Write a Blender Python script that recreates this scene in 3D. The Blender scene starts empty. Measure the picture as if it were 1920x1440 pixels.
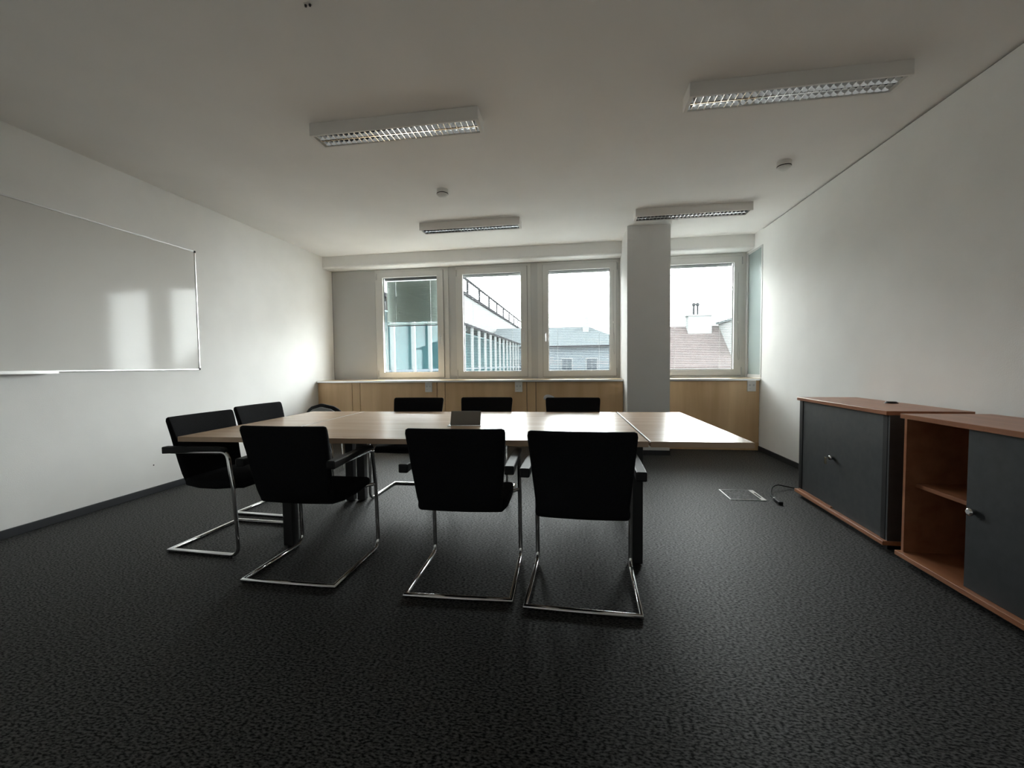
import bpy, bmesh, math, random
from mathutils import Vector, Matrix
random.seed(7)
scene = bpy.context.scene
col = scene.collection
PI = math.pi

# ------------------------------------------------------------------ camera
FPX, YAW, PITCH, ROLL, CAMH = 793.07, -0.1505, -0.0442, -0.0112, 1.1716
cy, sy, cp, sp = math.cos(YAW), math.sin(YAW), math.cos(PITCH), math.sin(PITCH)
F = Vector((sy*cp, cy*cp, sp)); R = Vector((cy, -sy, 0)); U = R.cross(F)
R2 = R*math.cos(ROLL) + U*math.sin(ROLL); U2 = -R*math.sin(ROLL) + U*math.cos(ROLL)
cam = bpy.data.cameras.new('camera'); camo = bpy.data.objects.new('camera', cam); col.objects.link(camo)
m = Matrix((R2, U2, -F)).transposed().to_4x4(); m.translation = Vector((0, 0, CAMH)); camo.matrix_world = m
cam.sensor_fit = 'HORIZONTAL'; cam.sensor_width = 36.0; cam.lens = FPX/1920*36.0
cam.clip_start = 0.02; cam.clip_end = 500
scene.camera = camo

# ------------------------------------------------------------------ world (white overcast sky) and exposure
SKY = 11.0
w = bpy.data.worlds.new('overcast_sky'); scene.world = w; w.use_nodes = True
bg = w.node_tree.nodes['Background']; bg.inputs[0].default_value = (0.975, 0.99, 0.99, 1); bg.inputs[1].default_value = SKY
vs = scene.view_settings
vs.view_transform = 'Standard'; vs.look = 'None'; vs.gamma = 1; vs.use_curve_mapping = False
vs.exposure = 1.75
scene.display_settings.display_device = 'sRGB'
cyc = scene.cycles
cyc.use_denoising = True
cyc.max_bounces = 14; cyc.diffuse_bounces = 8; cyc.glossy_bounces = 6; cyc.transmission_bounces = 6; cyc.transparent_max_bounces = 16
cyc.sample_clamp_indirect = 8.0

# ------------------------------------------------------------------ room dimensions
XL, H = -3.957, 2.915
YC, YH, YW, YP = 6.019, 6.244, 6.496, 5.595
HB, WT, WB = 2.734, 2.728, 0.9625
PX0, PX1 = 0.650, 1.176
YB = -1.4                       # wall behind the viewer
def XR(y): return 2.4047 - 0.00633*(y - 6.2)
GT, GB = 2.5975, 1.0796         # glass top / bottom

# daylight portals in the four window openings (they guide the sky light, they give off none)
for i, (x0, x1) in enumerate(((-3.08, -2.16), (-1.75, -0.83), (-0.41, 0.50), (1.32, 2.235))):
    l = bpy.data.lights.new('window_portal', 'AREA'); l.shape = 'RECTANGLE'; l.size = x1-x0; l.size_y = GT-GB
    l.cycles.is_portal = True
    o = bpy.data.objects.new('window_portal', l); col.objects.link(o)
    o.location = ((x0+x1)/2, YW+0.21, (GT+GB)/2); o.rotation_euler = (-PI/2, 0, 0)

# ------------------------------------------------------------------ materials
def mat(name, color, rough=0.6, metal=0.0, spec=0.5, **kw):
    mt = bpy.data.materials.new(name); mt.use_nodes = True
    b = mt.node_tree.nodes['Principled BSDF']
    b.inputs['Base Color'].default_value = (*color, 1); b.inputs['Roughness'].default_value = rough
    b.inputs['Metallic'].default_value = metal; b.inputs['Specular IOR Level'].default_value = spec
    for k, v in kw.items(): b.inputs[k].default_value = v
    return mt
def nodes(mt): return mt.node_tree.nodes, mt.node_tree.links, mt.node_tree.nodes['Principled BSDF']
def add_noise(mt, c0, c1, scale, vscale=(1, 1, 1), detail=4, lo=0.35, hi=0.65, bump=0.0, bscale=None, coord='Object', rnd=0.0, bdist=0.002):
    n, l, b = nodes(mt)
    tc = n.new('ShaderNodeTexCoord'); mp = n.new('ShaderNodeMapping'); mp.inputs['Scale'].default_value = vscale
    src = tc.outputs[coord]
    if rnd:
        oi = n.new('ShaderNodeObjectInfo'); mu = n.new('ShaderNodeMath'); mu.operation = 'MULTIPLY'; mu.inputs[1].default_value = rnd
        l.new(oi.outputs['Random'], mu.inputs[0]); va = n.new('ShaderNodeVectorMath'); va.operation = 'ADD'
        l.new(src, va.inputs[0]); l.new(mu.outputs[0], va.inputs[1]); src = va.outputs[0]
    l.new(src, mp.inputs['Vector'])
    no = n.new('ShaderNodeTexNoise'); no.inputs['Scale'].default_value = scale; no.inputs['Detail'].default_value = detail
    l.new(mp.outputs[0], no.inputs['Vector'])
    r = n.new('ShaderNodeValToRGB'); r.color_ramp.elements[0].position = lo; r.color_ramp.elements[1].position = hi
    r.color_ramp.elements[0].color = (*c0, 1); r.color_ramp.elements[1].color = (*c1, 1)
    l.new(no.outputs['Fac'], r.inputs[0]); l.new(r.outputs[0], b.inputs['Base Color'])
    if bump:
        bn = n.new('ShaderNodeTexNoise'); bn.inputs['Scale'].default_value = bscale or scale; bn.inputs['Detail'].default_value = 3
        l.new(mp.outputs[0], bn.inputs['Vector'])
        bp = n.new('ShaderNodeBump'); bp.inputs['Strength'].default_value = bump; bp.inputs['Distance'].default_value = bdist
        l.new(bn.outputs['Fac'], bp.inputs['Height']); l.new(bp.outputs[0], b.inputs['Normal'])
    return r
M = {}
M['wall'] = mat('white_wall_paint', (0.80, 0.79, 0.765), 0.85, spec=0.2)
add_noise(M['wall'], (0.84, 0.835, 0.815), (0.87, 0.865, 0.845), 3, bump=0.25, bscale=140)
M['ceiling'] = mat('white_ceiling_paint', (0.78, 0.76, 0.735), 0.9, spec=0.1)
add_noise(M['ceiling'], (0.88, 0.865, 0.84), (0.91, 0.895, 0.87), 2, bump=0.2, bscale=120)
M['pillar'] = mat('pale_grey_paint', (0.72, 0.71, 0.695), 0.85, spec=0.2)
add_noise(M['pillar'], (0.71, 0.70, 0.685), (0.735, 0.725, 0.71), 2.5, bump=0.2, bscale=120)
M['carpet'] = mat('charcoal_carpet', (0.05, 0.05, 0.05), 0.6, spec=0.36)
rc = add_noise(M['carpet'], (0.006, 0.006, 0.0061), (0.066, 0.065, 0.063), 112, vscale=(0.62, 1.25, 1), detail=8, lo=0.39, hi=0.63, bump=0.3, bscale=160, bdist=0.003)
_n, _l, _b = nodes(M['carpet']); _m = _n.new('ShaderNodeMapRange'); _m.inputs[1].default_value = 0.40; _m.inputs[2].default_value = 0.62; _m.inputs[3].default_value = 0.08; _m.inputs[4].default_value = 0.52
_l.new(rc.inputs[0].links[0].from_socket, _m.inputs[0]); _l.new(_m.outputs[0], _b.inputs['Specular IOR Level'])
M['base'] = mat('anthracite_baseboard', (0.02, 0.022, 0.026), 0.5)
M['groove'] = mat('dark_groove', (0.05, 0.05, 0.05), 0.8)
M['frame'] = mat('grey_white_frame', (0.66, 0.655, 0.63), 0.45)
M['frame2'] = mat('light_grey_post', (0.56, 0.56, 0.55), 0.5)
M['panel'] = mat('light_grey_panel', (0.52, 0.52, 0.51), 0.5)
M['gasket'] = mat('black_gasket', (0.015, 0.015, 0.016), 0.6)
M['slat'] = mat('aluminium_slat', (0.26, 0.27, 0.27), 0.6, spec=0.05)
M['slatd'] = mat('green_grey_slat', (0.26, 0.31, 0.295), 0.5)
M['cord'] = mat('grey_cord', (0.28, 0.28, 0.27), 0.7)
M['alu'] = mat('aluminium', (0.72, 0.72, 0.72), 0.3, 1.0)
M['mirror'] = mat('polished_reflector', (0.86, 0.86, 0.87), 0.06, 1.0)
M['housing'] = mat('white_lamp_housing', (0.86, 0.84, 0.81), 0.5)
M['tube'] = mat('white_fluorescent_tube', (0.85, 0.85, 0.83), 0.3)
M['plastic'] = mat('white_plastic', (0.74, 0.73, 0.70), 0.45)
M['maple'] = mat('maple_veneer', (0.42, 0.27, 0.14), 0.4)
add_noise(M['maple'], (0.60, 0.385, 0.20), (0.78, 0.55, 0.32), 1.0, vscale=(5.5, 5.5, 0.5), detail=6, lo=0.3, hi=0.7, bump=0.06, bscale=30, rnd=7.0)
M['sill'] = mat('pale_maple_sill', (0.62, 0.47, 0.31), 0.28)
add_noise(M['sill'], (0.58, 0.43, 0.27), (0.66, 0.51, 0.35), 1.2, vscale=(0.6, 8, 8), detail=5)
M['top'] = mat('beech_table_laminate', (0.55, 0.40, 0.28), 0.27, spec=0.5)
add_noise(M['top'], (0.50, 0.345, 0.235), (0.62, 0.455, 0.325), 1.6, vscale=(0.7, 9, 9), detail=6, lo=0.3, hi=0.7)
M['cherry'] = mat('cherry_laminate', (0.36, 0.15, 0.075), 0.32)
add_noise(M['cherry'], (0.30, 0.115, 0.055), (0.42, 0.185, 0.095), 1.6, vscale=(9, 0.7, 9), detail=6, lo=0.3, hi=0.7)
M['cabinet'] = mat('anthracite_cabinet', (0.036, 0.040, 0.044), 0.5)
add_noise(M['cabinet'], (0.032, 0.036, 0.040), (0.042, 0.046, 0.050), 20, bump=0.1, bscale=200)
M['blackp'] = mat('black_plastic', (0.009, 0.009, 0.010), 0.55, spec=0.3)
M['blackm'] = mat('black_powder_coat', (0.011, 0.011, 0.012), 0.5)
M['fabric'] = mat('black_fabric', (0.008, 0.008, 0.009), 0.95, spec=0.15)
add_noise(M['fabric'], (0.006, 0.006, 0.007), (0.012, 0.012, 0.014), 260, bump=0.3, bscale=320)
M['chrome'] = mat('chrome_tube', (0.80, 0.80, 0.81), 0.09, 1.0)
M['board'] = mat('whiteboard_enamel', (0.74, 0.73, 0.70), 0.085, spec=0.14)
M['lid'] = mat('brown_grey_lid', (0.20, 0.185, 0.165), 0.45)
M['gshell'] = mat('light_grey_shell', (0.42, 0.43, 0.44), 0.5)
M['gcloth'] = mat('pale_grey_cloth', (0.60, 0.62, 0.66), 0.9)
M['gfab'] = mat('dark_grey_upholstery', (0.03, 0.032, 0.036), 0.9)
M['frost'] = mat('frosted_glass', (0.36, 0.425, 0.42), 0.22)
M['brass'] = mat('brass_key', (0.75, 0.68, 0.5), 0.25, 1.0)
# clear glass: mostly see-through with a weak mirror image
def glass(name, tint, refl=0.07):
    mt = bpy.data.materials.new(name); mt.use_nodes = True
    n, l = mt.node_tree.nodes, mt.node_tree.links
    n.remove(n['Principled BSDF']); out = n['Material Output']
    tr = n.new('ShaderNodeBsdfTransparent'); tr.inputs[0].default_value = (*tint, 1)
    gl = n.new('ShaderNodeBsdfGlossy'); gl.inputs['Roughness'].default_value = 0.02
    mx = n.new('ShaderNodeMixShader'); mx.inputs[0].default_value = refl
    l.new(tr.outputs[0], mx.inputs[1]); l.new(gl.outputs[0], mx.inputs[2]); l.new(mx.outputs[0], out.inputs[0])
    return mt
M['glass'] = glass('clear_glass', (0.96, 0.985, 0.98))
M['teal'] = glass('teal_facade_glass', (0.72, 0.86, 0.87), 0.012)
M['o_white'] = mat('pale_render', (0.0600, 0.0636, 0.0636), 0.9, spec=0.0)
M['o_fin'] = mat('white_facade_fin', (0.0624, 0.0660, 0.0672), 0.8, spec=0.0)
M['o_grey'] = mat('grey_facade', (0.0312, 0.0372, 0.0420), 0.9, spec=0.0)
M['o_slate'] = mat('slate_roof', (0.0204, 0.0240, 0.0258), 0.9, spec=0.0)
M['o_dark'] = mat('dark_window_glass', (0.012, 0.015, 0.018), 0.3, spec=0.0)
M['o_rail'] = mat('dark_steel_rail', (0.006, 0.006, 0.007), 0.6, spec=0.0)
M['o_floor'] = mat('pale_paving', (0.16, 0.16, 0.155), 0.95, spec=0.0)
M['o_blind'] = mat('pale_blue_panel', (0.0264, 0.0324, 0.0348), 0.8, spec=0.0)
M['o_tile'] = mat('red_brown_roof_tiles', (0.085, 0.055, 0.05), 0.9, spec=0.0)
add_noise(M['o_tile'], (0.0170, 0.0145, 0.0145), (0.0245, 0.020, 0.0195), 4, detail=5)

# ------------------------------------------------------------------ mesh helpers
class MB:
    def __init__(s): s.v = []; s.f = []; s.sm = []
    def add(s, vs, fs, smooth=False):
        o = len(s.v); s.v += [tuple(p) for p in vs]; s.f += [tuple(i+o for i in f) for f in fs]; s.sm += [smooth]*len(fs); return s
    def box(s, x0, x1, y0, y1, z0, z1, bev=0.0, seg=2):
        if bev <= 0:
            return s.add([(x0,y0,z0),(x1,y0,z0),(x1,y1,z0),(x0,y1,z0),(x0,y0,z1),(x1,y0,z1),(x1,y1,z1),(x0,y1,z1)],
                         [(0,3,2,1),(4,5,6,7),(0,1,5,4),(1,2,6,5),(2,3,7,6),(3,0,4,7)])
        bm = bmesh.new(); bmesh.ops.create_cube(bm, size=1)
        for v in bm.verts: v.co = Vector(((x0+x1)/2+v.co.x*(x1-x0), (y0+y1)/2+v.co.y*(y1-y0), (z0+z1)/2+v.co.z*(z1-z0)))
        bmesh.ops.bevel(bm, geom=bm.edges[:], offset=bev, segments=seg, affect='EDGES', profile=0.5)
        bm.verts.index_update(); s.add([v.co[:] for v in bm.verts], [[v.index for v in f.verts] for f in bm.faces]); bm.free(); return s
    def prism(s, poly, axis, a, b):
        """poly of 2D points extruded along an axis from a to b"""
        n = len(poly)
        def P(p, t): return {'x': (t, p[0], p[1]), 'y': (p[0], t, p[1]), 'z': (p[0], p[1], t)}[axis]
        s.add([P(p, a) for p in poly] + [P(p, b) for p in poly],
              [tuple(range(n))[::-1], tuple(range(n, 2*n))] + [(i, (i+1) % n, n+(i+1) % n, n+i) for i in range(n)]); return s
    def tube(s, pts, r, n=12, smooth=True, cap=True, closed=False):
        pts = [Vector(p) for p in pts]; k = len(pts); rings = []
        up = Vector((0, 0, 1)); prev = None
        for i, p in enumerate(pts):
            a = pts[i-1] if (i or closed) else p; b = pts[(i+1) % k] if (i < k-1 or closed) else p
            d1 = (p-a).normalized() if (p-a).length > 1e-9 else None; d2 = (b-p).normalized() if (b-p).length > 1e-9 else None
            t = ((d1 or d2)+(d2 or d1)).normalized()
            if prev is None:
                q = up if abs(t.z) < 0.9 else Vector((1, 0, 0))
                nn = (q - t*q.dot(t)).normalized()
            else: nn = (prev - t*prev.dot(t)).normalized()
            prev = nn; bb = t.cross(nn)
            sc = 1.0
            if d1 and d2: sc = min(1/max(math.cos(d1.angle(d2)/2), 0.3), 1.5)
            ring = []
            for j in range(n):
                a_ = 2*PI*j/n; o = nn*math.cos(a_)*r + bb*math.sin(a_)*r
                if d1 and d2 and sc > 1.001:   # stretch the mitre in the plane of the bend
                    ax = (d2-d1).normalized(); o = o + ax*(o.dot(ax)*(sc-1))
                ring.append(p+o)
            rings.append(ring)
        vs = [v for rg in rings for v in rg]; fs = []
        for i in range(k if closed else k-1):
            i2 = (i+1) % k
            for j in range(n): fs.append((i*n+j, i*n+(j+1) % n, i2*n+(j+1) % n, i2*n+j))
        s.add(vs, fs, smooth)
        if cap and not closed:
            s.add(rings[0], [tuple(range(n))[::-1]]); s.add(rings[-1], [tuple(range(n))])
        return s
    def lathe(s, prof, cx, cy, n=24, smooth=True, axis='z'):
        vs = []; fs = []; k = len(prof)
        for r, z in prof:
            for j in range(n):
                a = 2*PI*j/n; x, y = r*math.cos(a), r*math.sin(a)
                vs.append({'z': (cx+x, cy+y, z)}[axis])
        for i in range(k-1):
            for j in range(n): fs.append((i*n+j, i*n+(j+1) % n, (i+1)*n+(j+1) % n, (i+1)*n+j))
        s.add(vs, fs, smooth)
        s.add(vs[:n], [tuple(range(n))[::-1]]); s.add(vs[-n:], [tuple(range(n))]); return s
    def loft(s, secs, smooth=True):
        n = len(secs[0]); vs = [p for q in secs for p in q]; fs = []
        for i in range(len(secs)-1):
            for j in range(n): fs.append((i*n+j, i*n+(j+1) % n, (i+1)*n+(j+1) % n, (i+1)*n+j))
        fs.append(tuple(range(n))[::-1]); fs.append(tuple(range((len(secs)-1)*n, len(secs)*n)))
        return s.add(vs, fs, smooth)
    def xf(s, mtx):
        s.v = [tuple(mtx @ Vector(p)) for p in s.v]; return s
    def mesh(s, name, material):
        me = bpy.data.meshes.new(name); me.from_pydata(s.v, [], s.f); me.polygons.foreach_set('use_smooth', s.sm)
        bm = bmesh.new(); bm.from_mesh(me); bmesh.ops.recalc_face_normals(bm, faces=bm.faces[:]); bm.to_mesh(me); bm.free()
        me.materials.append(M[material] if isinstance(material, str) else material); me.update(); return me
    def build(s, name, material, parent=None, loc=None):
        return link(name, s.mesh(name, material), parent, loc)
def link(name, me, parent=None, loc=None, rot=None):
    o = bpy.data.objects.new(name, me); col.objects.link(o)
    if parent is not None: o.parent = parent
    if loc is not None: o.location = loc
    if rot is not None: o.rotation_euler = rot
    return o
def tag(o, label=None, cat=None, group=None, kind=None):
    if label: o['label'] = label
    if cat: o['category'] = cat
    if group: o['group'] = group
    if kind: o['kind'] = kind
    return o
def thing(name, label, cat, loc=(0, 0, 0), rz=0, group=None):
    o = link(name, None, None, loc, (0, 0, rz)); o.empty_display_size = 0.1
    return tag(o, label, cat, group)
def struct(name, mb, material, label=None): return tag(mb.build(name, material), label, None, None, 'structure')
def copy_tree(o, parent=None):
    c = o.copy(); col.objects.link(c)
    if parent is not None: c.parent = parent
    for ch in o.children: copy_tree(ch, c)
    return c
def arc(c, r, a0, a1, n, plane='yz', k=0):
    out = []
    for i in range(n+1):
        a = a0+(a1-a0)*i/n; p, q = r*math.cos(a), r*math.sin(a)
        out.append((k, c[0]+p, c[1]+q))
    return out
def rrect(hw, ht, r, n=4):
    """rounded rectangle ring, list of (a, b)"""
    r = min(r, hw*0.999, ht*0.999); out = []
    for cx_, cy_, a0 in ((hw-r, ht-r, 0), (-hw+r, ht-r, PI/2), (-hw+r, -ht+r, PI), (hw-r, -ht+r, 1.5*PI)):
        for i in range(n+1):
            a = a0+PI/2*i/n; out.append((cx_+r*math.cos(a), cy_+r*math.sin(a)))
    return out

# ------------------------------------------------------------------ room shell
struct('floor', MB().box(XL-0.1, 2.62, YB-0.1, YW+0.1, -0.12, 0.0), 'carpet', 'charcoal speckled office carpet')
struct('ceiling', MB().box(XL-0.1, 2.62, YB-0.1, YW+0.3, H, H+0.12), 'ceiling', 'white painted flat ceiling')
struct('wall_left', MB().box(XL-0.1, XL, YB-0.1, YW+0.1, 0, H), 'wall', 'white painted wall with the whiteboard')
yr0, yr1 = YB-0.1, 5.985
struct('wall_right', MB().prism([(XR(yr0), yr0), (2.62, yr0), (2.62, yr1), (XR(yr1), yr1)], 'z', 0, H-0.016)
       .prism([(XR(yr1), yr1), (2.62, yr1), (2.62, YW+0.1), (XR(yr1), YW+0.1)], 'z', 0, 0.975)
       .prism([(XR(yr1), yr1), (2.62, yr1), (2.62, YW+0.1), (XR(yr1), YW+0.1)], 'z', 2.705, H)
       .prism([(2.50, yr1), (2.62, yr1), (2.62, YW+0.1), (2.50, YW+0.1)], 'z', 0.975, 2.705), 'wall', 'white partition wall behind the low cabinets')  # last block: unseen backing added behind the side pane to block sky light
struct('trim_1', MB().prism([(XR(yr0)+0.02, yr0), (2.62, yr0), (2.62, yr1), (XR(yr1)+0.02, yr1)], 'z', H-0.016, H), 'groove', 'dark shadow gap between right wall and ceiling')
struct('wall_front', MB().box(XL-0.1, 2.62, YB-0.1, YB, 0, H), 'wall', 'white wall behind the viewer')
# window wall: parapet below, lintel above
struct('wall_back', MB().box(XL-0.1, 2.62, YW+0.02, YW+0.28, 0, WB-0.005).box(XL-0.1, 2.62, YW+0.02, YW+0.28, WT, H)
       .box(0.70, 1.16, YW+0.02, YW+0.28, WB-0.005, WT).box(XL-0.1, -3.20, YW+0.02, YW+0.28, WB-0.005, WT)
       .box(2.41, 2.62, YW+0.02, YW+0.28, WB-0.005, WT), 'wall', 'outer wall around the window band')
def header(n, x0, x1):
    r = 0.03; z0 = HB
    poly = [(YW+0.02, H), (YH, H)] + [(YH+r-r*math.cos(a), z0+r-r*math.sin(a)) for a in [PI/2*i/5 for i in range(6)]] + [(YW+0.02, z0)]
    struct(n, MB().prism(poly, 'x', x0, x1), 'wall', 'white boxed header above the windows')
header('trim_2', XL, PX0)
header('trim_3', PX1, XR(YH))
struct('wall_pillar', MB().box(PX0, PX1, YP, YW+0.02, 0, H), 'pillar', 'plain grey painted square pillar between the windows')
bh = 0.062
struct('baseboard_pillar', MB().box(PX0-0.008, PX1+0.008, YP-0.008, YC-0.002, 0, bh), 'base')
struct('baseboard_left', MB().box(XL, XL+0.012, YB, YC-0.002, 0, bh, 0.003), 'base')
struct('baseboard_right', MB().prism([(XR(YB)-0.012, YB), (XR(YB), YB), (XR(YC), YC-0.002), (XR(YC)-0.012, YC-0.002)], 'z', 0, bh), 'base')
struct('baseboard_front', MB().box(XL+0.013, 2.40, YB, YB+0.012, 0, bh), 'base')
struct('trim_4', MB().box(XL+0.004, -3.21, YW, YW+0.02, WB, WT), 'panel', 'flat light grey panel left of the windows')
struct('trim_5', MB().box(XL, XL+0.004, YW-0.002, YW+0.02, WB, WT), 'gasket')

# ------------------------------------------------------------------ windows
FR = [(-3.205, -1.985, -3.0755, -2.1645), (-1.860, -0.680, -1.7474, -0.8347), (-0.575, 0.665, -0.4089, 0.5003), (1.20, 2.400, 1.3200, 2.2315)]
handle_side = [1, 1, -1, 1]
def ring_xz(mb, x0, x1, z0, z1, X0, X1, Z0, Z1, ya, yb):
    """flat frame from the outer rectangle (x0..) to the inner one (X0..)"""
    mb.box(x0, X0, ya, yb, z0, z1); mb.box(X1, x1, ya, yb, z0, z1)
    mb.box(X0, X1, ya, yb, Z1, z1); mb.box(X0, X1, ya, yb, z0, Z0); return mb
for i, (f0, f1, g0, g1) in enumerate(FR):
    r = tag(link('window_%d' % (i+1), None, None, (0, 0, 0)), ['window with the half lowered closed blind', 'second window from the left', 'window beside the left side of the pillar', 'window right of the pillar'][i], None, None, 'structure')
    s0, s1 = g0-0.088, g1+0.098
    zs0, zs1 = 0.995, 2.685
    ring_xz(MB(), f0, f1, WB, WT, s0+0.012, s1-0.012, zs0+0.012, zs1-0.012, YW, YW+0.09).build('frame', 'frame', r)
    sash = ring_xz(MB(), s0, s1, zs0, zs1, g0, g1, GB, GT, YW-0.016, YW+0.055).build('sash', 'frame', r)
    ring_xz(MB(), s0-0.004, s1+0.004, zs0-0.004, zs1+0.004, s0+0.002, s1-0.002, zs0+0.002, zs1-0.002, YW-0.003, YW+0.002).build('seal', 'gasket', sash)
    ring_xz(MB(), g0-0.001, g1+0.001, GB-0.001, GT+0.001, g0+0.006, g1-0.006, GB+0.006, GT-0.006, YW+0.030, YW+0.040).build('gasket', 'gasket', sash)
    MB().box(g0, g1, YW+0.046, YW+0.050, GB, GT).build('pane', 'glass', sash)
    hs = handle_side[i]; hx = (g1+0.05) if hs > 0 else (g0-0.05)
    if i < 3:
        h = MB().box(hx-0.014, hx+0.014, YW-0.028, YW-0.016, 1.60, 1.67, 0.004).build('handle', 'alu', sash)
        MB().box(hx-0.008, hx+0.008, YW-0.062, YW-0.028, 1.628, 1.646, 0.003).box(hx-0.010, hx+0.010, YW-0.072, YW-0.056, 1.525, 1.65, 0.006).build('lever', 'alu', h)
    hx2 = s0-0.012 if hs > 0 else s1+0.012
    if i == 3: hx2 = s1+0.012
    for z in (1.06, 2.62):
        MB().tube([(hx2, YW-0.010, z-0.05), (hx2, YW-0.010, z+0.05)], 0.008, 8).build('hinge', 'frame2', r)
for k, (x0, x1) in enumerate(((-1.985, -1.860), (-0.680, -0.575), (0.665, 0.70))):
    struct('trim_%d' % (6+k), MB().box(x0, x1, YW+0.012, YW+0.09, WB, WT), 'frame2', 'narrow grey post between two windows')
# fixed frosted side pane at the end of the right partition
r = tag(link('window_5', None, None, (0, 0, 0)), 'narrow frosted glass pane beside the right window', None, None, 'structure')
xg = XR(6.2)
MB().box(xg-0.004, xg+0.03, 5.985, 6.02, 0.975, 2.705).box(xg-0.012, xg+0.03, 6.43, YW, 0.975, 2.705).box(xg-0.004, xg+0.03, 6.02, 6.43, 0.975, 1.01).box(xg-0.004, xg+0.03, 6.02, 6.43, 2.68, 2.705).build('frame', 'frame2', r)
MB().box(xg+0.006, xg+0.012, 6.02, 6.43, 1.01, 2.68).build('pane', 'frost', r)

# ------------------------------------------------------------------ venetian blinds
YS = YW+0.115
def slat_mesh(x0, x1, material, tilt, holes=()):
    """curved strip; holes are the cord slots punched in its middle"""
    n = 4; wd = 0.0125; L = (x1-x0)/2
    xs = [-L]
    for h in holes: xs += [h-0.003, h+0.003]
    xs.append(L); cs, sn = math.cos(tilt), math.sin(tilt); k = n+1; vs = []; fs = []
    for x in xs:
        for j in range(k):
            t = -1+2*j/n; y = t*wd; z = 0.0022*(1-t*t); vs.append((x, y*cs - z*sn, y*sn + z*cs))
    for i in range(len(xs)-1):
        for j in range(n):
            if i % 2 == 1 and j in (1, 2): continue
            fs.append((i*k+j, i*k+j+1, (i+1)*k+j+1, (i+1)*k+j))
    return MB().add(vs, fs, True).mesh('slat', material)
blabels = ['green grey venetian blind lowered halfway with slats closed', 'lowered venetian blind with open slats in second window from left', 'lowered venetian blind with open slats beside the pillar\'s left side', 'lowered venetian blind with open slats right of the pillar']
for i, (f0, f1, g0, g1) in enumerate(FR):
    b = thing('venetian_blind', blabels[i], 'blind', ((g0+g1)/2, YS, GT-0.02), 0, 'venetian blinds in the windows')
    hw = (g1-g0)/2+0.008 if i else (g1-g0)/2-0.022
    MB().box(-(g1-g0)/2-0.01, (g1-g0)/2+0.01, -0.018, 0.018, -0.004, 0.065, 0.002).build('headrail', 'slat' if i else 'blackm', b)
    if i == 0:
        top, bot, sp_, tilt, mt_ = -0.036, -0.70, 0.0198, math.radians(-80), 'slatd'
    else:
        top, bot, sp_, tilt, mt_ = -0.028, -(GT-GB)+0.045, 0.0258, math.radians(2), 'slat'
    me = slat_mesh(-hw, hw, mt_, tilt, () if i else (-hw*0.66, hw*0.70))
    n = int((top-bot)/sp_)
    for k in range(n): link('slat', me, b, (0, 0, top-k*sp_))
    if i == 0:
        me2 = slat_mesh(-hw, hw, mt_, 0.0)
        for k in range(6): link('slat', me2, b, (0, 0, bot-0.002-k*0.0045))
    zb = bot-0.034 if i == 0 else bot-0.012
    MB().box(-hw, hw, -0.013, 0.013, zb-0.014, zb, 0.003).build('bottom_rail', 'slat' if i else 'blackm', b)
    for cx_ in ((-hw*0.70, hw*0.66) if i else (-hw*0.72, hw*0.76)):
        for yy in (-0.0135, 0.0135): MB().box(cx_-0.0008, cx_+0.0008, yy-0.0006, yy+0.0006, zb, -0.012).build('ladder_cord', 'cord', b)
    for sx in (-1, 1):
        MB().box(sx*(hw+0.006)-0.002, sx*(hw+0.006)+0.002, -0.012, -0.008, -(GT-GB)+0.02, 0.0).build('guide_wire', 'cord', b)
    if i >= 2:
        xx = (g1-g0)/2+0.052; zt = 2.14-(GT-0.02) if i == 2 else 2.03-(GT-0.02); yy = YW-0.024-YS
        MB().box(xx-0.008, xx+0.008, yy-0.006, yy+0.012, zt-0.30 if i == 3 else zt-0.36, zt-0.27 if i == 3 else zt-0.33, 0.002).build('cord_clip', 'plastic', b)
        MB().tube([(xx, yy, zt+0.42), (xx-0.004, yy, zt), (xx+0.002, yy, zt-0.5), (xx-0.004, yy, zt-0.72), (xx+0.010, yy, zt-0.82), (xx+0.022, yy, zt-0.80), (xx+0.022, yy, zt-0.70), (xx+0.006, yy, zt-0.5)], 0.0018, 6).build('pull_cord', 'cord', b)

# ------------------------------------------------------------------ sills and wooden radiator covers
def sill(x0, x1, label):
    t = thing('window_sill', label, 'sill', ((x0+x1)/2, YC, 0))
    L = (x1-x0)/2-0.002
    MB().box(-L, L, -0.022, YW-YC+0.015, WB-0.028, WB, 0.004).build('board', 'sill', t)
    MB().box(-L, L, -0.026, -0.0222, WB-0.027, WB-0.002).build('edge_strip', 'alu', t)
sill(XL, PX0, 'long pale wooden sill with bright edge under three windows')
sill(PX1, XR(YC), 'short pale wooden sill with bright edge right of the pillar')
def cover(x0, x1, cuts, label):
    t = thing('radiator_cover', label, 'radiator cover', ((x0+x1)/2, YC, 0)); c = (x0+x1)/2
    MB().box(x0-c+0.004, x1-c-0.004, 0.020, 0.05, 0.0, WB-0.0285).build('backing', 'gasket', t)
    MB().box(x0-c+0.002, x1-c-0.002, 0.004, 0.020, 0.0, 0.105, 0.002).build('plinth', 'maple', t)
    e = [x0+0.002]+cuts+[x1-0.002]
    for a, b in zip(e[:-1], e[1:]):
        MB().box(a-c+0.004, b-c-0.004, 0.0, 0.020, 0.109, WB-0.034, 0.0015).build('panel', 'maple', t)
    return t
cover(XL, PX0, [-3.387, -3.256, -2.037, -1.914, -0.699, -0.569], 'long maple panelled radiator cover under three windows')
cover(PX1, XR(YC), [], 'maple radiator cover with one wide panel right of the pillar')
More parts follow.
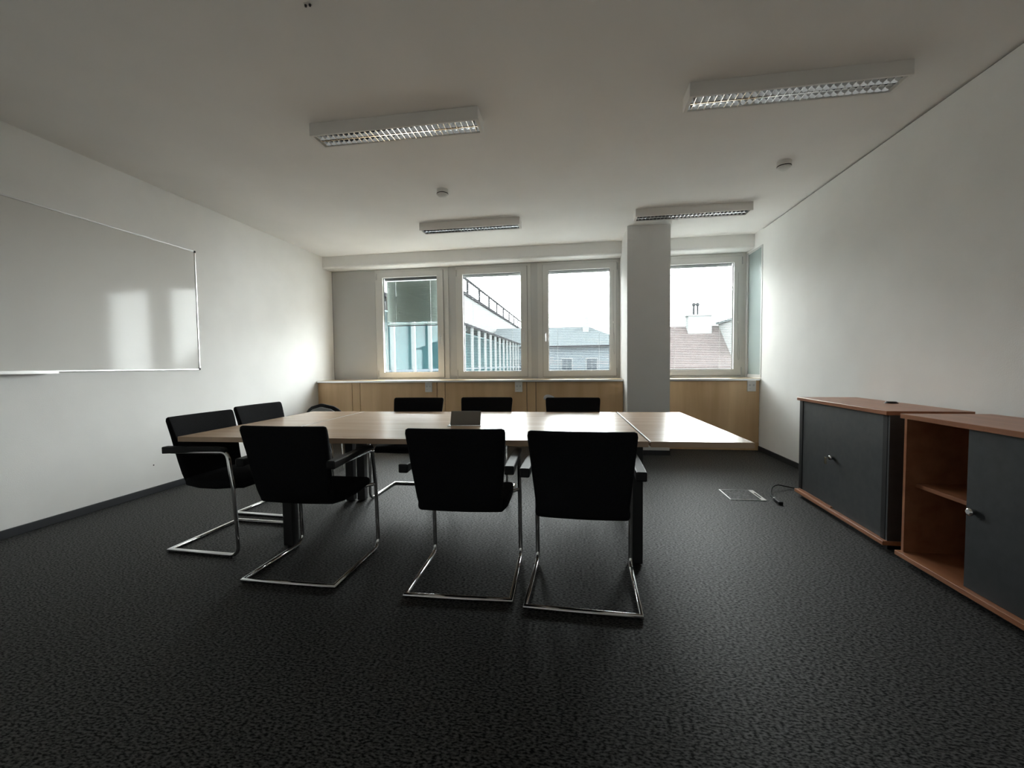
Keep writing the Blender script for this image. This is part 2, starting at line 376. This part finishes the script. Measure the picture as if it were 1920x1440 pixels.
for k, (x, lab) in enumerate(((-2.163, 'white double socket plate on the wood panel under the half closed blind'), (-0.815, 'white double socket plate on the wood panel under second window from left'), (2.300, 'white double socket plate on the wood panel right of the pillar'))):
    t = thing('wall_socket', lab, 'socket', (x, YC, 0.860 if k < 2 else 0.862))
    MB().box(-0.054, 0.054, -0.014, 0.0, -0.072, 0.072, 0.004).build('plate', 'plastic', t)
    for sx in (-0.024, 0.024):
        sk = MB().tube([(sx, -0.0138, 0.012), (sx, -0.016, 0.012)], 0.020, 16).build('socket', 'plastic', t)
        MB().tube([(sx, -0.0155, 0.012), (sx, -0.0165, 0.012)], 0.014, 16).build('socket_hole', 'frame2', sk)
    MB().box(-0.035, -0.010, -0.0155, -0.0138, -0.040, -0.032).build('name_strip', 'frame2', t)

# ------------------------------------------------------------------ ceiling lights with louvres
def make_light():
    L, W, D = 1.235, 0.176, 0.088
    t = thing('ceiling_light', 'x', 'ceiling light')
    hl, hw = L/2, W/2
    mb = MB().box(-hl, hl, -hw, -hw+0.010, -D, 0, 0.002).box(-hl, hl, hw-0.010, hw, -D, 0, 0.002)
    mb.box(-hl, -hl+0.022, -hw+0.010, hw-0.010, -D, 0).box(hl-0.022, hl, -hw+0.010, hw-0.010, -D, 0).box(-hl, hl, -hw+0.010, hw-0.010, -0.012, 0)
    mb.build('housing', 'housing', t)
    # two polished troughs
    il = hl-0.024; tw = hw-0.012
    for s in (-1, 1):
        c = s*tw/2; half = tw/2-0.002; pr = []
        for j in range(9):
            a = -1+2*j/8; pr.append((c+a*half, -D+0.006+0.050*(1-abs(a)**2.2)))
        vs = []; fs = []
        for x in (-il, il):
            for y, z in pr: vs.append((x, y, z))
        for j in range(8): fs.append((j, j+1, 9+j+1, 9+j))
        MB().add(vs, fs, True).build('reflector', 'mirror', t)
        MB().tube([(-il, c, -D+0.042), (il, c, -D+0.042)], 0.008, 10).build('fluorescent_tube', 'tube', t)
    MB().box(-il, il, -0.003, 0.003, -D+0.002, -D+0.030).build('spine', 'mirror', t)
    MB().box(-il, il, -hw+0.010, -hw+0.015, -D+0.001, -D+0.02).box(-il, il, hw-0.015, hw-0.010, -D+0.001, -D+0.02).build('louvre_rim', 'plastic', t)  # white colour stands in for window light on the aluminium rim
    n = 29; z0, z1 = -D+0.002, -D+0.032
    blade = MB().prism([(-0.0018, z0), (0.0018, z0), (0.006, z1), (-0.006, z1)], 'y', -tw/2+0.004, tw/2-0.003).mesh('louvre_blade', 'mirror')
    for s in (-1, 1):
        for k in range(n): link('louvre_blade', blade, t, (-il+(k+0.5)*2*il/n, s*tw/2, 0))
    return t
lamp = make_light()
for k, (x, y, lab) in enumerate(((-1.262, 2.942, 'louvred ceiling light over the left half of the table near the viewer'), (1.325, 2.932, 'louvred ceiling light nearest the right wall, the largest in view'),
                                 (-1.265, 5.098, 'louvred ceiling light above the middle windows, the smallest in view'), (1.290, 5.090, 'louvred ceiling light just in front of the pillar'))):
    o = lamp if k == 0 else copy_tree(lamp)
    o.location = (x, y, H); tag(o, lab, 'ceiling light', 'louvred ceiling lights')
def detector(x, y, lab):
    t = thing('smoke_detector', lab, 'smoke detector', (x, y, H), 0, 'smoke detectors')
    MB().lathe([(0.058, 0.0), (0.058, -0.022), (0.052, -0.028)], 0, 0).build('base', 'plastic', t)
    d = MB().lathe([(0.052, -0.028), (0.056, -0.034), (0.056, -0.048), (0.047, -0.058), (0.030, -0.068), (0.012, -0.071)], 0, 0).build('head', 'plastic', t)
    MB().lathe([(0.0572, -0.037), (0.0572, -0.045)], 0, 0).build('smoke_slot', 'groove', d)
detector(-1.300, 4.12, 'white smoke detector on the ceiling between the two left lights')
detector(1.800, 4.08, 'white smoke detector on the ceiling between the two right lights')
t = thing('ceiling_bracket', 'tiny dark fitting on the ceiling at the upper edge', 'fitting', (-1.265, 1.941, H))
MB().box(-0.016, 0.016, -0.010, 0.010, -0.004, 0).build('plate', 'housing', t)
for s in (-1, 1): MB().lathe([(0.006, -0.004), (0.005, -0.012)], s*0.011, 0, 10).build('clip', 'groove', t)

# ------------------------------------------------------------------ whiteboard
t = thing('whiteboard', 'large glossy whiteboard with aluminium frame on the left wall', 'whiteboard', (XL, 3.946, 1.160))
bl, bhh = 2.40, 1.244
MB().box(0.004, 0.014, -bl+0.01, -0.01, 0.01, bhh-0.01).build('panel', 'board', t)
for (y0, y1, z0, z1) in ((-bl+0.02, -0.02, 0, 0.013), (-bl+0.02, -0.02, bhh-0.013, bhh), (-0.013, 0, 0.02, bhh-0.02), (-bl, -bl+0.013, 0.02, bhh-0.02)):
    MB().box(0.0, 0.020, y0, y1, z0, z1, 0.002).build('frame_rail', 'alu', t)
for y in (-0.021, -bl): 
    for z in (-0.001, bhh-0.020): MB().box(-0.0, 0.022, y, y+0.0215, z, z+0.021, 0.003).build('corner_cap', 'blackp', t)
MB().box(0.018, 0.075, -1.95, -1.285, -0.012, -0.005).box(0.070, 0.075, -1.95, -1.285, -0.005, 0.004).build('pen_tray', 'alu', t)
t = tag(MB().lathe([(0.004, 0), (0.006, 0.001), (0.006, 0.003)], 0, 0, 10).xf(Matrix.Rotation(PI/2, 4, 'Y')).build('wall_screw', 'groove', None, (XL, 3.412, 0.266)), 'tiny dark screw in the left wall above the baseboard', 'screw')

# ------------------------------------------------------------------ conference table and its two extensions
TS = 0.966; TA, TO = 0.0287, (-0.8*TS, 3.0*TS)
TX = [v*TS for v in (-2.596, -2.049, 0.394, 0.959)]; TN, TF = 2.4403*TS, 3.9534*TS; TZ = 0.745; TT = 0.032
def tloc(x, y): return (x-TO[0], y-TO[1])
table = thing('conference_table', 'long beech conference table with black legs in mid room', 'table', (TO[0], TO[1], 0), TA)
x0, y0 = tloc(TX[1], TN); x1, y1 = tloc(TX[2], TF)
MB().box(x0+0.0015, x1-0.003, y0, y1, TZ-TT, TZ, 0.002, 1).build('tabletop', 'top', table)
c, s = math.cos(-TA), math.sin(-TA)
def wloc(x, y): dx, dy = x-TO[0], y-TO[1]; return (dx*c-dy*s, dx*s+dy*c)
for (x, y) in ((0.345, 2.53), (-1.867, 2.50), (-1.868, 3.45), (-1.957, 3.42), (0.31, 3.46)):
    lx, ly = wloc(x, y)
    lg = MB().box(lx-0.034, lx+0.034, ly-0.034, ly+0.034, 0.006, TZ-TT, 0.006).build('leg', 'blackm', table)
    MB().lathe([(0.022, 0), (0.022, 0.008)], lx, ly, 12).build('foot', 'blackp', lg)
for yy in (2.74, 3.24):
    _, ly = wloc(TO[0], yy)
    MB().box(x0+0.02, x1-0.02, ly-0.02, ly+0.02, TZ-TT-0.02, TZ-TT).build('beam', 'blackm', table)
for k, (a, b, lab) in enumerate(((TX[0], TX[1], 'beech extension leaf at the left end of the table'), (TX[2], TX[3], 'beech extension leaf at the right end of the table'))):
    e = thing('table_extension', lab, 'table leaf', (TO[0], TO[1], 0), TA)
    a0, b0 = tloc(a, 0)[0], tloc(b, 0)[0]
    MB().box(a0+(0.009 if k else 0), b0-(0 if k else 0.005), y0, y1, TZ-TT, TZ, 0.002, 1).build('tabletop', 'top', e)
    for yy in (2.74, 3.24):
        _, ly = wloc(TO[0], yy)
        MB().box(a0+0.02, b0-0.02, ly-0.02, ly+0.02, TZ-TT-0.02, TZ-TT).build('support_arm', 'blackm', e)
    if k: MB().box(a0+0.002, a0+0.0085, y0+0.003, y1-0.003, TZ-0.006, TZ+0.0008).build('edge_strip', 'alu', e)  # strip added for the bright reflection along the seam edge
    else: MB().box(b0-0.0045, b0-0.0005, y0+0.003, y1-0.003, TZ-0.006, TZ+0.0004).build('edge_strip', 'plastic', e)
# flip-up table box
t = thing('table_power_box', 'open flip lid power box set in the tabletop', 'power box', (-0.812*TS, 3.055*TS, TZ), TA+0.01)
MB().box(-0.125, 0.125, -0.055, 0.075, 0.0, 0.003, 0.001).build('bezel', 'alu', t)
MB().box(-0.105, 0.105, 0.010, 0.068, 0.003, 0.0045).build('socket_strip', 'blackp', t)
lid = MB().box(-0.109, 0.109, -0.004, 0.004, 0.0, 0.104, 0.002)
lid.xf(Matrix.Translation((0, -0.035, 0.004)) @ Matrix.Rotation(math.radians(-22), 4, 'X')).build('lid', 'lid', t)
for sx in (-1, 1):
    MB().prism([(-0.045, 0.003), (0.000, 0.003), (-0.022, 0.024)], 'x', sx*0.1105, sx*0.1125).build('hinge_arm', 'alu', t)

# ------------------------------------------------------------------ black cantilever chairs
def make_chair():
    t = thing('conference_chair', 'x', 'chair')
    hx, rt = 0.268, 0.0125
    path = []
    yb, yf = -0.250, 0.262
    def side(sx):
        p = [(sx*hx, yb, rt)]
        rad = 0.055; cyy, czz = yf-rad, rt+rad
        for i in range(7):
            a = -PI/2+(PI/2-0.05)*i/6; p.append((sx*hx, cyy+rad*math.cos(a), czz+rad*math.sin(a)))
        # up the front, slightly leaning back, then over into the arm
        ytop, ztop, r2 = 0.205, 0.655, 0.045
        p.append((sx*hx, 0.246, 0.42))
        for i in range(6):
            a = 0.05+(PI/2-0.05)*i/5; p.append((sx*hx, ytop-r2+0.012+r2*math.cos(a), ztop-r2+r2*math.sin(a)))
        p.append((sx*hx, -0.205, ztop-0.006))
        return p
    full = side(-1)[::-1] + side(1)
    MB().tube(full, rt, 12).build('tube_frame', 'chrome', t)
    for sx in (-1, 1):
        secs = []
        for y, z, hwid, ht in ((-0.250, 0.660, 0.018, 0.014), (-0.246, 0.660, 0.024, 0.022), (-0.16, 0.664, 0.025, 0.020), (0.0, 0.672, 0.023, 0.016), (0.13, 0.678, 0.021, 0.012), (0.185, 0.674, 0.020, 0.011), (0.203, 0.666, 0.015, 0.007)):
            secs.append([(sx*hx+a, y, z+b) for a, b in rrect(hwid, ht, 0.006, 2)])
        MB().loft(secs, False).build('armrest', 'blackp', t)
        br = MB().tube([(sx*hx, 0.243, 0.425), (sx*0.215, 0.205, 0.418)], 0.010, 8).build('seat_bracket', 'chrome', t)
        for y in (yb+0.02, yf-0.075):
            MB().box(sx*hx-0.010, sx*hx+0.010, y-0.018, y+0.018, 0.0, 0.006, 0.002).build('glide', 'blackp', t)
    # seat pad
    secs = []
    prof = [(-0.170, 0.452, 0.180, 0.006), (-0.166, 0.450, 0.212, 0.018), (-0.15, 0.446, 0.228, 0.027), (-0.05, 0.438, 0.236, 0.031), (0.08, 0.440, 0.238, 0.032), (0.18, 0.447, 0.237, 0.030), (0.235, 0.444, 0.232, 0.025), (0.262, 0.436, 0.222, 0.017), (0.272, 0.430, 0.205, 0.006)]
    for y, z, hwid, ht in prof: secs.append([(a, y, z+b) for a, b in rrect(hwid, ht, min(0.02, ht*0.8), 4)])
    MB().loft(secs).build('seat', 'fabric', t)
    # back pad: a gently curved shell, wider at the top, that runs down into the seat
    pts = [(-0.118, 0.420), (-0.126, 0.423), (-0.145, 0.432), (-0.165, 0.455), (-0.183, 0.50), (-0.203, 0.58), (-0.220, 0.66), (-0.236, 0.74), (-0.254, 0.81), (-0.264, 0.842), (-0.2665, 0.858), (-0.2675, 0.864)]
    hws = [0.185, 0.202, 0.214, 0.220, 0.224, 0.231, 0.238, 0.245, 0.251, 0.2525, 0.249, 0.238]
    hts = [0.004, 0.010, 0.018, 0.020, 0.021, 0.021, 0.021, 0.020, 0.018, 0.016, 0.011, 0.004]
    secs = []
    for i, ((y, z), hwid, ht) in enumerate(zip(pts, hws, hts)):
        a_, b_ = pts[max(i-1, 0)], pts[min(i+1, len(pts)-1)]
        ty, tz = b_[0]-a_[0], b_[1]-a_[1]; ln = math.hypot(ty, tz); ny, nz = tz/ln, -ty/ln
        ring = []
        for a, b in rrect(hwid, ht, min(0.016, ht*0.85), 4):
            cv = 0.018*(a/0.25)**2       # wrapped forward a little at the sides
            ring.append((a, y+ny*(b+cv), z+nz*b))
        secs.append(ring)
    # finer rings across the width for the curve
    MB().loft([dense(r) for r in secs]).build('backrest', 'fabric', t)
    return t
def dense(ring):
    out = []
    for i, p in enumerate(ring):
        q = ring[(i+1) % len(ring)]; out.append(p)
        if abs(q[0]-p[0]) > 0.1:
            for k in range(1, 8):
                f = k/8; a = p[0]+(q[0]-p[0])*f
                cv = 0.018*((a/0.25)**2 - ((p[0]/0.25)**2*(1-f) + (q[0]/0.25)**2*f))
                out.append((a, p[1]+(q[1]-p[1])*f+cv, p[2]+(q[2]-p[2])*f))
    return out
chair = make_chair()
G = 'black chairs around the table'
spots = [(0.030, 2.212, -1.5, 'black chair in front row, rightmost, directly nearest the viewer'),
         (-0.600, 2.250, 1.8, 'black chair in front row, middle of the three with backs to viewer'),
         (-1.540, 2.272, 0.0, 'black chair in front row, leftmost, hiding the left table leg'),
         (-2.325, 2.565, -92, 'black chair tucked under the left table end, nearer the viewer'),
         (-2.440, 3.235, -93, 'black chair tucked under the left table end, nearer the windows'),
         (-1.528, 3.712, 180, 'black chair on window side of table, leftmost of three'),
         (-0.855, 3.760, 180.5, 'black chair on window side of table, right behind the power box'),
         (-0.032, 3.730, 180, 'black chair on window side of table, with pale cloth on its corner')]
for k, (x, y, a, lab) in enumerate(spots):
    o = chair if k == 0 else copy_tree(chair)
    o.location = (x, y, 0); o.rotation_euler = (0, 0, math.radians(a)); tag(o, lab, 'chair', G)
# pale cloth over the corner of the far right chair
secs = []
for i, (z, r1, r2) in enumerate(((0.842, 0.052, 0.020), (0.858, 0.054, 0.026), (0.872, 0.044, 0.024), (0.884, 0.026, 0.016), (0.889, 0.010, 0.006))):
    secs.append([((r1+0.004*math.sin(5*a+i))*math.cos(a)-0.004*i, (r2+0.004*math.sin(3*a+2*i))*math.sin(a), z) for a in [2*PI*j/16 for j in range(16)]])
tag(MB().loft(secs).build('folded_cloth', 'gcloth', None, (-0.252, 4.020, 0)), 'small pale grey cloth draped on a far black chair corner', 'cloth')

# ------------------------------------------------------------------ grey round-backed chair in the far left corner
t = thing('grey_chair', 'grey chair with rounded back in the far left corner', 'chair', (-2.87, 4.60, 0), math.radians(12))
def round_back(hwid, z0, z1, yb_, th, fw):
    secs = []; n = 10
    for i in range(n+1):
        u = i/n; zz = z0+(z1-z0)*u; hw_ = hwid*math.sqrt(max(1-max((u-0.45)/0.55, 0)**2, 0.004))
        secs.append([(a, yb_-0.05*u+b+fw*(a/hwid)**2, zz) for a, b in rrect(hw_, th, th*0.8, 3)])
    return MB().loft(secs)
round_back(0.175, 0.46, 0.730, -0.235, 0.011, 0.05).build('back_shell', 'gshell', t)
round_back(0.215, 0.45, 0.765, -0.200, 0.014, 0.05).build('backrest', 'gfab', t)
secs = []
for y, z, hwid, ht in ((-0.20, 0.43, 0.15, 0.006), (-0.18, 0.43, 0.19, 0.02), (0.0, 0.43, 0.21, 0.025), (0.17, 0.43, 0.20, 0.022), (0.20, 0.428, 0.17, 0.006)):
    secs.append([(a, y, z+b) for a, b in rrect(hwid, ht, ht*0.8, 3)])
MB().loft(secs).build('seat', 'gfab', t)
for sx in (-1, 1):
    for syy in (-1, 1):
        MB().tube([(sx*0.17, syy*0.15, 0.415), (sx*0.20, syy*0.19, 0.0)], 0.010, 8).build('leg', 'chrome', t)
    MB().tube([(sx*0.17, -0.18, 0.41), (sx*0.175, -0.222, 0.52)], 0.009, 8).build('back_support', 'chrome', t)

# ------------------------------------------------------------------ low shutter cabinets along the right wall
def cabinet(label, loc, rz, W, D, door0, door1, shelf, knob_y, key):
    """local: front plane x=0 facing -x, y runs 0..W away from the viewer"""
    t = thing('shutter_cabinet', label, 'cabinet', loc, rz)
    Z0, Z1 = 0.032, 0.866
    MB().box(0.0, D, 0, W, Z1-0.026, Z1, 0.0015, 1).build('top_board', 'cherry', t)
    MB().box(-0.006, D, -0.004, W+0.006, Z0, Z0+0.026, 0.0015, 1).build('base_board', 'cherry', t)
    MB().box(0.035, D-0.03, 0.02, W-0.02, 0.0, Z0).build('plinth', 'blackp', t)
    for y in (0.004, W-0.022):
        MB().box(0.022, D-0.004, y, y+0.018, Z0+0.026, Z1-0.026).build('side_panel', 'cabinet' if not shelf else 'cherry', t)
    MB().box(D-0.012, D-0.004, 0.022, W-0.022, Z0+0.026, Z1-0.026).build('back_panel', 'cherry', t)
    for y in ((0.022, W-0.062) if not shelf else (0.022,)):
        MB().box(0.020, 0.060, y, y+0.040, Z0+0.026, Z1-0.026).build('shutter_guide', 'blackp', t)
    zt = Z1-0.028
    if shelf:
        d = MB().box(0.024, 0.036, door0, door1, Z0+0.028, zt).build('shutter_door', 'cabinet', t)
        MB().box(0.07, D-0.02, 0.03, W-0.03, 0.444, 0.466, 0.001, 1).build('shelf', 'cherry', t)
    else:
        mid = W*0.53
        d = MB().box(0.024, 0.036, 0.05, mid, Z0+0.028, zt).build('shutter_door', 'cabinet', t)
        MB().box(0.025, 0.037, mid, W-0.05, Z0+0.040, zt).build('shutter_door', 'cabinet', t)
        MB().box(0.014, 0.024, mid+0.01, W-0.03, Z0+0.026, Z0+0.038).build('guide_rail', 'cherry', t)
    kn = MB().lathe([(0.014, 0.0), (0.014, 0.012), (0.019, 0.018), (0.019, 0.026), (0.012, 0.031)], 0, 0, 16).xf(Matrix.Translation((0.024, knob_y, 0.445)) @ Matrix.Rotation(-PI/2, 4, 'Y')).build('knob', 'chrome', d)
    if key:
        MB().tube([(-0.004, knob_y, 0.445), (-0.026, knob_y+0.002, 0.445)], 0.003, 8).box(-0.031, -0.027, knob_y-0.014, knob_y+0.014, 0.398, 0.450, 0.001).build('key', 'brass', d)
cabinet('closed dark shutter cabinet with cherry top and key, farther from the viewer', (1.878, 2.890, 0), math.radians(-1.7), 1.135, 0.46, 0, 0, False, 0.607, True)
cabinet('half open dark shutter cabinet showing its shelf, nearer the viewer', (1.862, 1.555, 0), 0.0, 1.203, 0.46, 0.05, 0.795, True, 0.750, False)
gx, gy = 2.295, 3.435
t = thing('cable_grommet', 'small black cable grommet standing open on the far cabinet top', 'grommet', (2.26, 3.435, 0.866))
MB().lathe([(0.040, 0.0), (0.040, 0.004), (0.034, 0.006)], 0, 0, 20).build('ring', 'blackp', t)
MB().lathe([(0.033, 0.006), (0.033, 0.010), (0.028, 0.012)], 0, 0, 20).build('cap', 'blackp', t)

# ------------------------------------------------------------------ floor box and loose cable
t = thing('floor_box', 'square floor outlet box with aluminium edge and carpet lid', 'floor box', (1.452, 3.960, 0))
fw, fd = 0.142, 0.150
MB().box(-fw, fw, -fd, fd, 0.0, 0.003).build('carpet_lid', 'carpet', t)
for (a, b, c_, d_) in ((-fw-0.009, -fw, -fd, fd), (-fw, fw, fd-0.003, fd), (-fw, fw, -fd, -fd+0.003)):
    MB().box(a, b, c_, d_, 0.0, 0.0045).build('edge_rail', 'alu', t)
MB().box(fw-0.040, fw, -fd, fd, 0.003, 0.0055).build('handle_strip', 'alu', t)
MB().box(fw-0.028, fw-0.016, -0.08, 0.06, 0.0056, 0.0065).build('handle_slot', 'groove', t)
t = thing('power_cable', 'loose black cable with connector lying beside the floor box', 'cable', (1.70, 3.9, 0))
cp_ = [(0.420, 0.270, 0.006), (0.290, 0.300, 0.010), (0.205, 0.302, 0.026), (0.130, 0.270, 0.044), (0.060, 0.205, 0.040), (0.010, 0.120, 0.020), (-0.022, 0.040, 0.012), (-0.030, 0.000, 0.012), (-0.034, -0.045, 0.012)]
def smooth_path(p, n=6):
    out = []
    for i in range(len(p)-1):
        p0, p1, p2, p3 = [Vector(p[min(max(i+k, 0), len(p)-1)]) for k in (-1, 0, 1, 2)]
        for j in range(n):
            u = j/n; out.append(0.5*((2*p1)+(p2-p0)*u+(2*p0-5*p1+4*p2-p3)*u*u+(3*p1-p0-3*p2+p3)*u**3))
    return out+[Vector(p[-1])]
MB().tube(smooth_path(cp_), 0.0058, 8).build('cord', 'blackp', t)
plug = MB().tube([(-0.034, -0.040, 0.012), (-0.038, -0.110, 0.013)], 0.012, 12).build('connector', 'blackp', t)
MB().box(-0.058, -0.022, -0.185, -0.108, 0.0, 0.026, 0.005).build('plug', 'blackp', plug)
MB().tube([(-0.0345, -0.048, 0.012), (-0.035, -0.058, 0.012)], 0.0127, 12).build('band', 'plastic', plug)

# ------------------------------------------------------------------ the world outside the windows
tag(MB().box(-90, 90, 6.9, 140, -12.2, -12).build('ground', 'o_floor'), 'grey street level far below the windows', None, None, 'structure')
t = thing('office_wing', 'pale office wing with roof railing seen through second window from left', 'building', (-8.7, 12, -12))
MB().box(-14, 0, 12, 64, 0, 18.75).build('wall', 'o_white', t)
MB().box(-14.2, 0.12, 11.9, 64.1, 18.75, 19.0).build('roof', 'o_rail', t)
for k in range(12): MB().box(-0.06, 0.10, 13+k*4.3, 13.2+k*4.3, 19.0, 20.05).build('rail_post', 'o_rail', t)
MB().box(-0.02, 0.10, 12, 64, 20.00, 20.18).build('handrail', 'o_rail', t)
t = thing('glazed_annex', 'teal glazed annex with white fins seen through the left windows', 'building', (-5.0, 8, -12))
MB().box(-1.0, 0.15, 0, 30, 14.98, 15.08).build('roof', 'o_rail', t)
MB().box(-3.6, -0.9, 0, 30, 0, 14.9).build('inner_wall', 'o_blind', t)
pane = MB().box(-0.03, 0.0, 0.0, 1.46, 0.0, 14.98).mesh('pane', 'teal'); fin = MB().box(-0.02, 0.10, -0.05, 0.05, 0.0, 14.98).mesh('fin', 'o_fin')
for k in range(20):
    link('pane', pane, t, (0, k*1.5+0.02, 0))
    link('fin', fin, t, (0, k*1.5, 0))
for z in (13.0, 11.4): MB().box(0.0, 0.03, 0, 30, z, z+0.08).build('transom', 'o_grey', t)
t = thing('slate_house', 'grey house with hipped slate roof seen through window beside the pillar', 'building', (-4.0, 40, -12))
MB().box(-4.2, 9, 0, 12, 0, 14.9).build('wall', 'o_grey', t)
rf = MB().add([(-4.4, -0.4, 14.9), (9.4, -0.4, 14.9), (9.4, 12.4, 14.9), (-4.4, 12.4, 14.9), (-4.4, 5, 17.1), (5.4, 5, 17.1)],
              [(0, 1, 5, 4), (1, 2, 5), (2, 3, 4, 5), (3, 0, 4), (0, 3, 2, 1)]).build('roof', 'o_slate', t)
MB().box(-4.45, 9.45, -0.5, -0.38, 14.8, 14.95).build('gutter', 'o_rail', t)
MB().box(4.7, 5.3, 3.5, 4.1, 16.3, 17.9).build('chimney', 'o_white', rf)
for k in range(3, 9):
    for z in (9.0, 12.0):
        wn = MB().box(-11.2+k*2.3, -10.1+k*2.3, -0.05, 0.0, z, z+1.8).build('window', 'o_fin', t)
        for s in (0, 1): MB().box(-11.12+k*2.3+s*0.49, -10.67+k*2.3+s*0.49, -0.07, -0.051, z+0.08, z+1.72).build('pane', 'o_dark', wn)
t = thing('tiled_house', 'house with red brown tiled roof and chimney seen through right window', 'building', (7.0, 25, -12))
MB().box(-2.7, 9, -5.2, 5.2, 0, 10.3).build('wall', 'o_white', t)
rf = MB().add([(-3, -6, 10.2), (9.3, -6, 10.2), (9.3, 6, 10.2), (-3, 6, 10.2), (-3, 0, 15.25), (9.3, 0, 15.25)],
              [(0, 1, 5, 4), (2, 3, 4, 5), (1, 2, 5), (3, 0, 4), (0, 3, 2, 1)]).build('roof', 'o_tile', t)
ch = MB().box(-0.92, 0.30, -0.55, 0.05, 14.6, 15.75).box(-1.0, 0.36, -0.62, 0.12, 15.75, 15.82).build('chimney', 'o_white', t)
for x in (-0.56, -0.36):
    MB().lathe([(0.06, 15.82), (0.06, 16.3), (0.10, 16.36), (0.10, 16.44), (0.05, 16.5)], x, -0.25, 10).build('chimney_pot', 'o_rail', ch)
dm = MB().box(0.80, 2.4, -2.4, 0, 13.4, 15.30).build('dormer', 'o_white', t)
MB().box(0.68, 2.5, -2.5, 0.1, 15.30, 15.42).build('dormer_roof', 'o_slate', dm)
for k in range(2): MB().box(0.98+k*0.68, 1.52+k*0.68, -2.43, -2.40, 14.0, 15.0).build('dormer_window', 'o_dark', dm)
an = MB().tube([(1.08, -0.6, 15.42), (1.08, -0.6, 16.6)], 0.02, 6).build('antenna_mast', 'o_rail', t)
for z, l in ((16.55, 0.35), (16.05, 0.2)): MB().tube([(1.08-l, -0.6, z), (1.08+l*0.3, -0.6, z)], 0.012, 6).build('antenna_arm', 'o_rail', an)
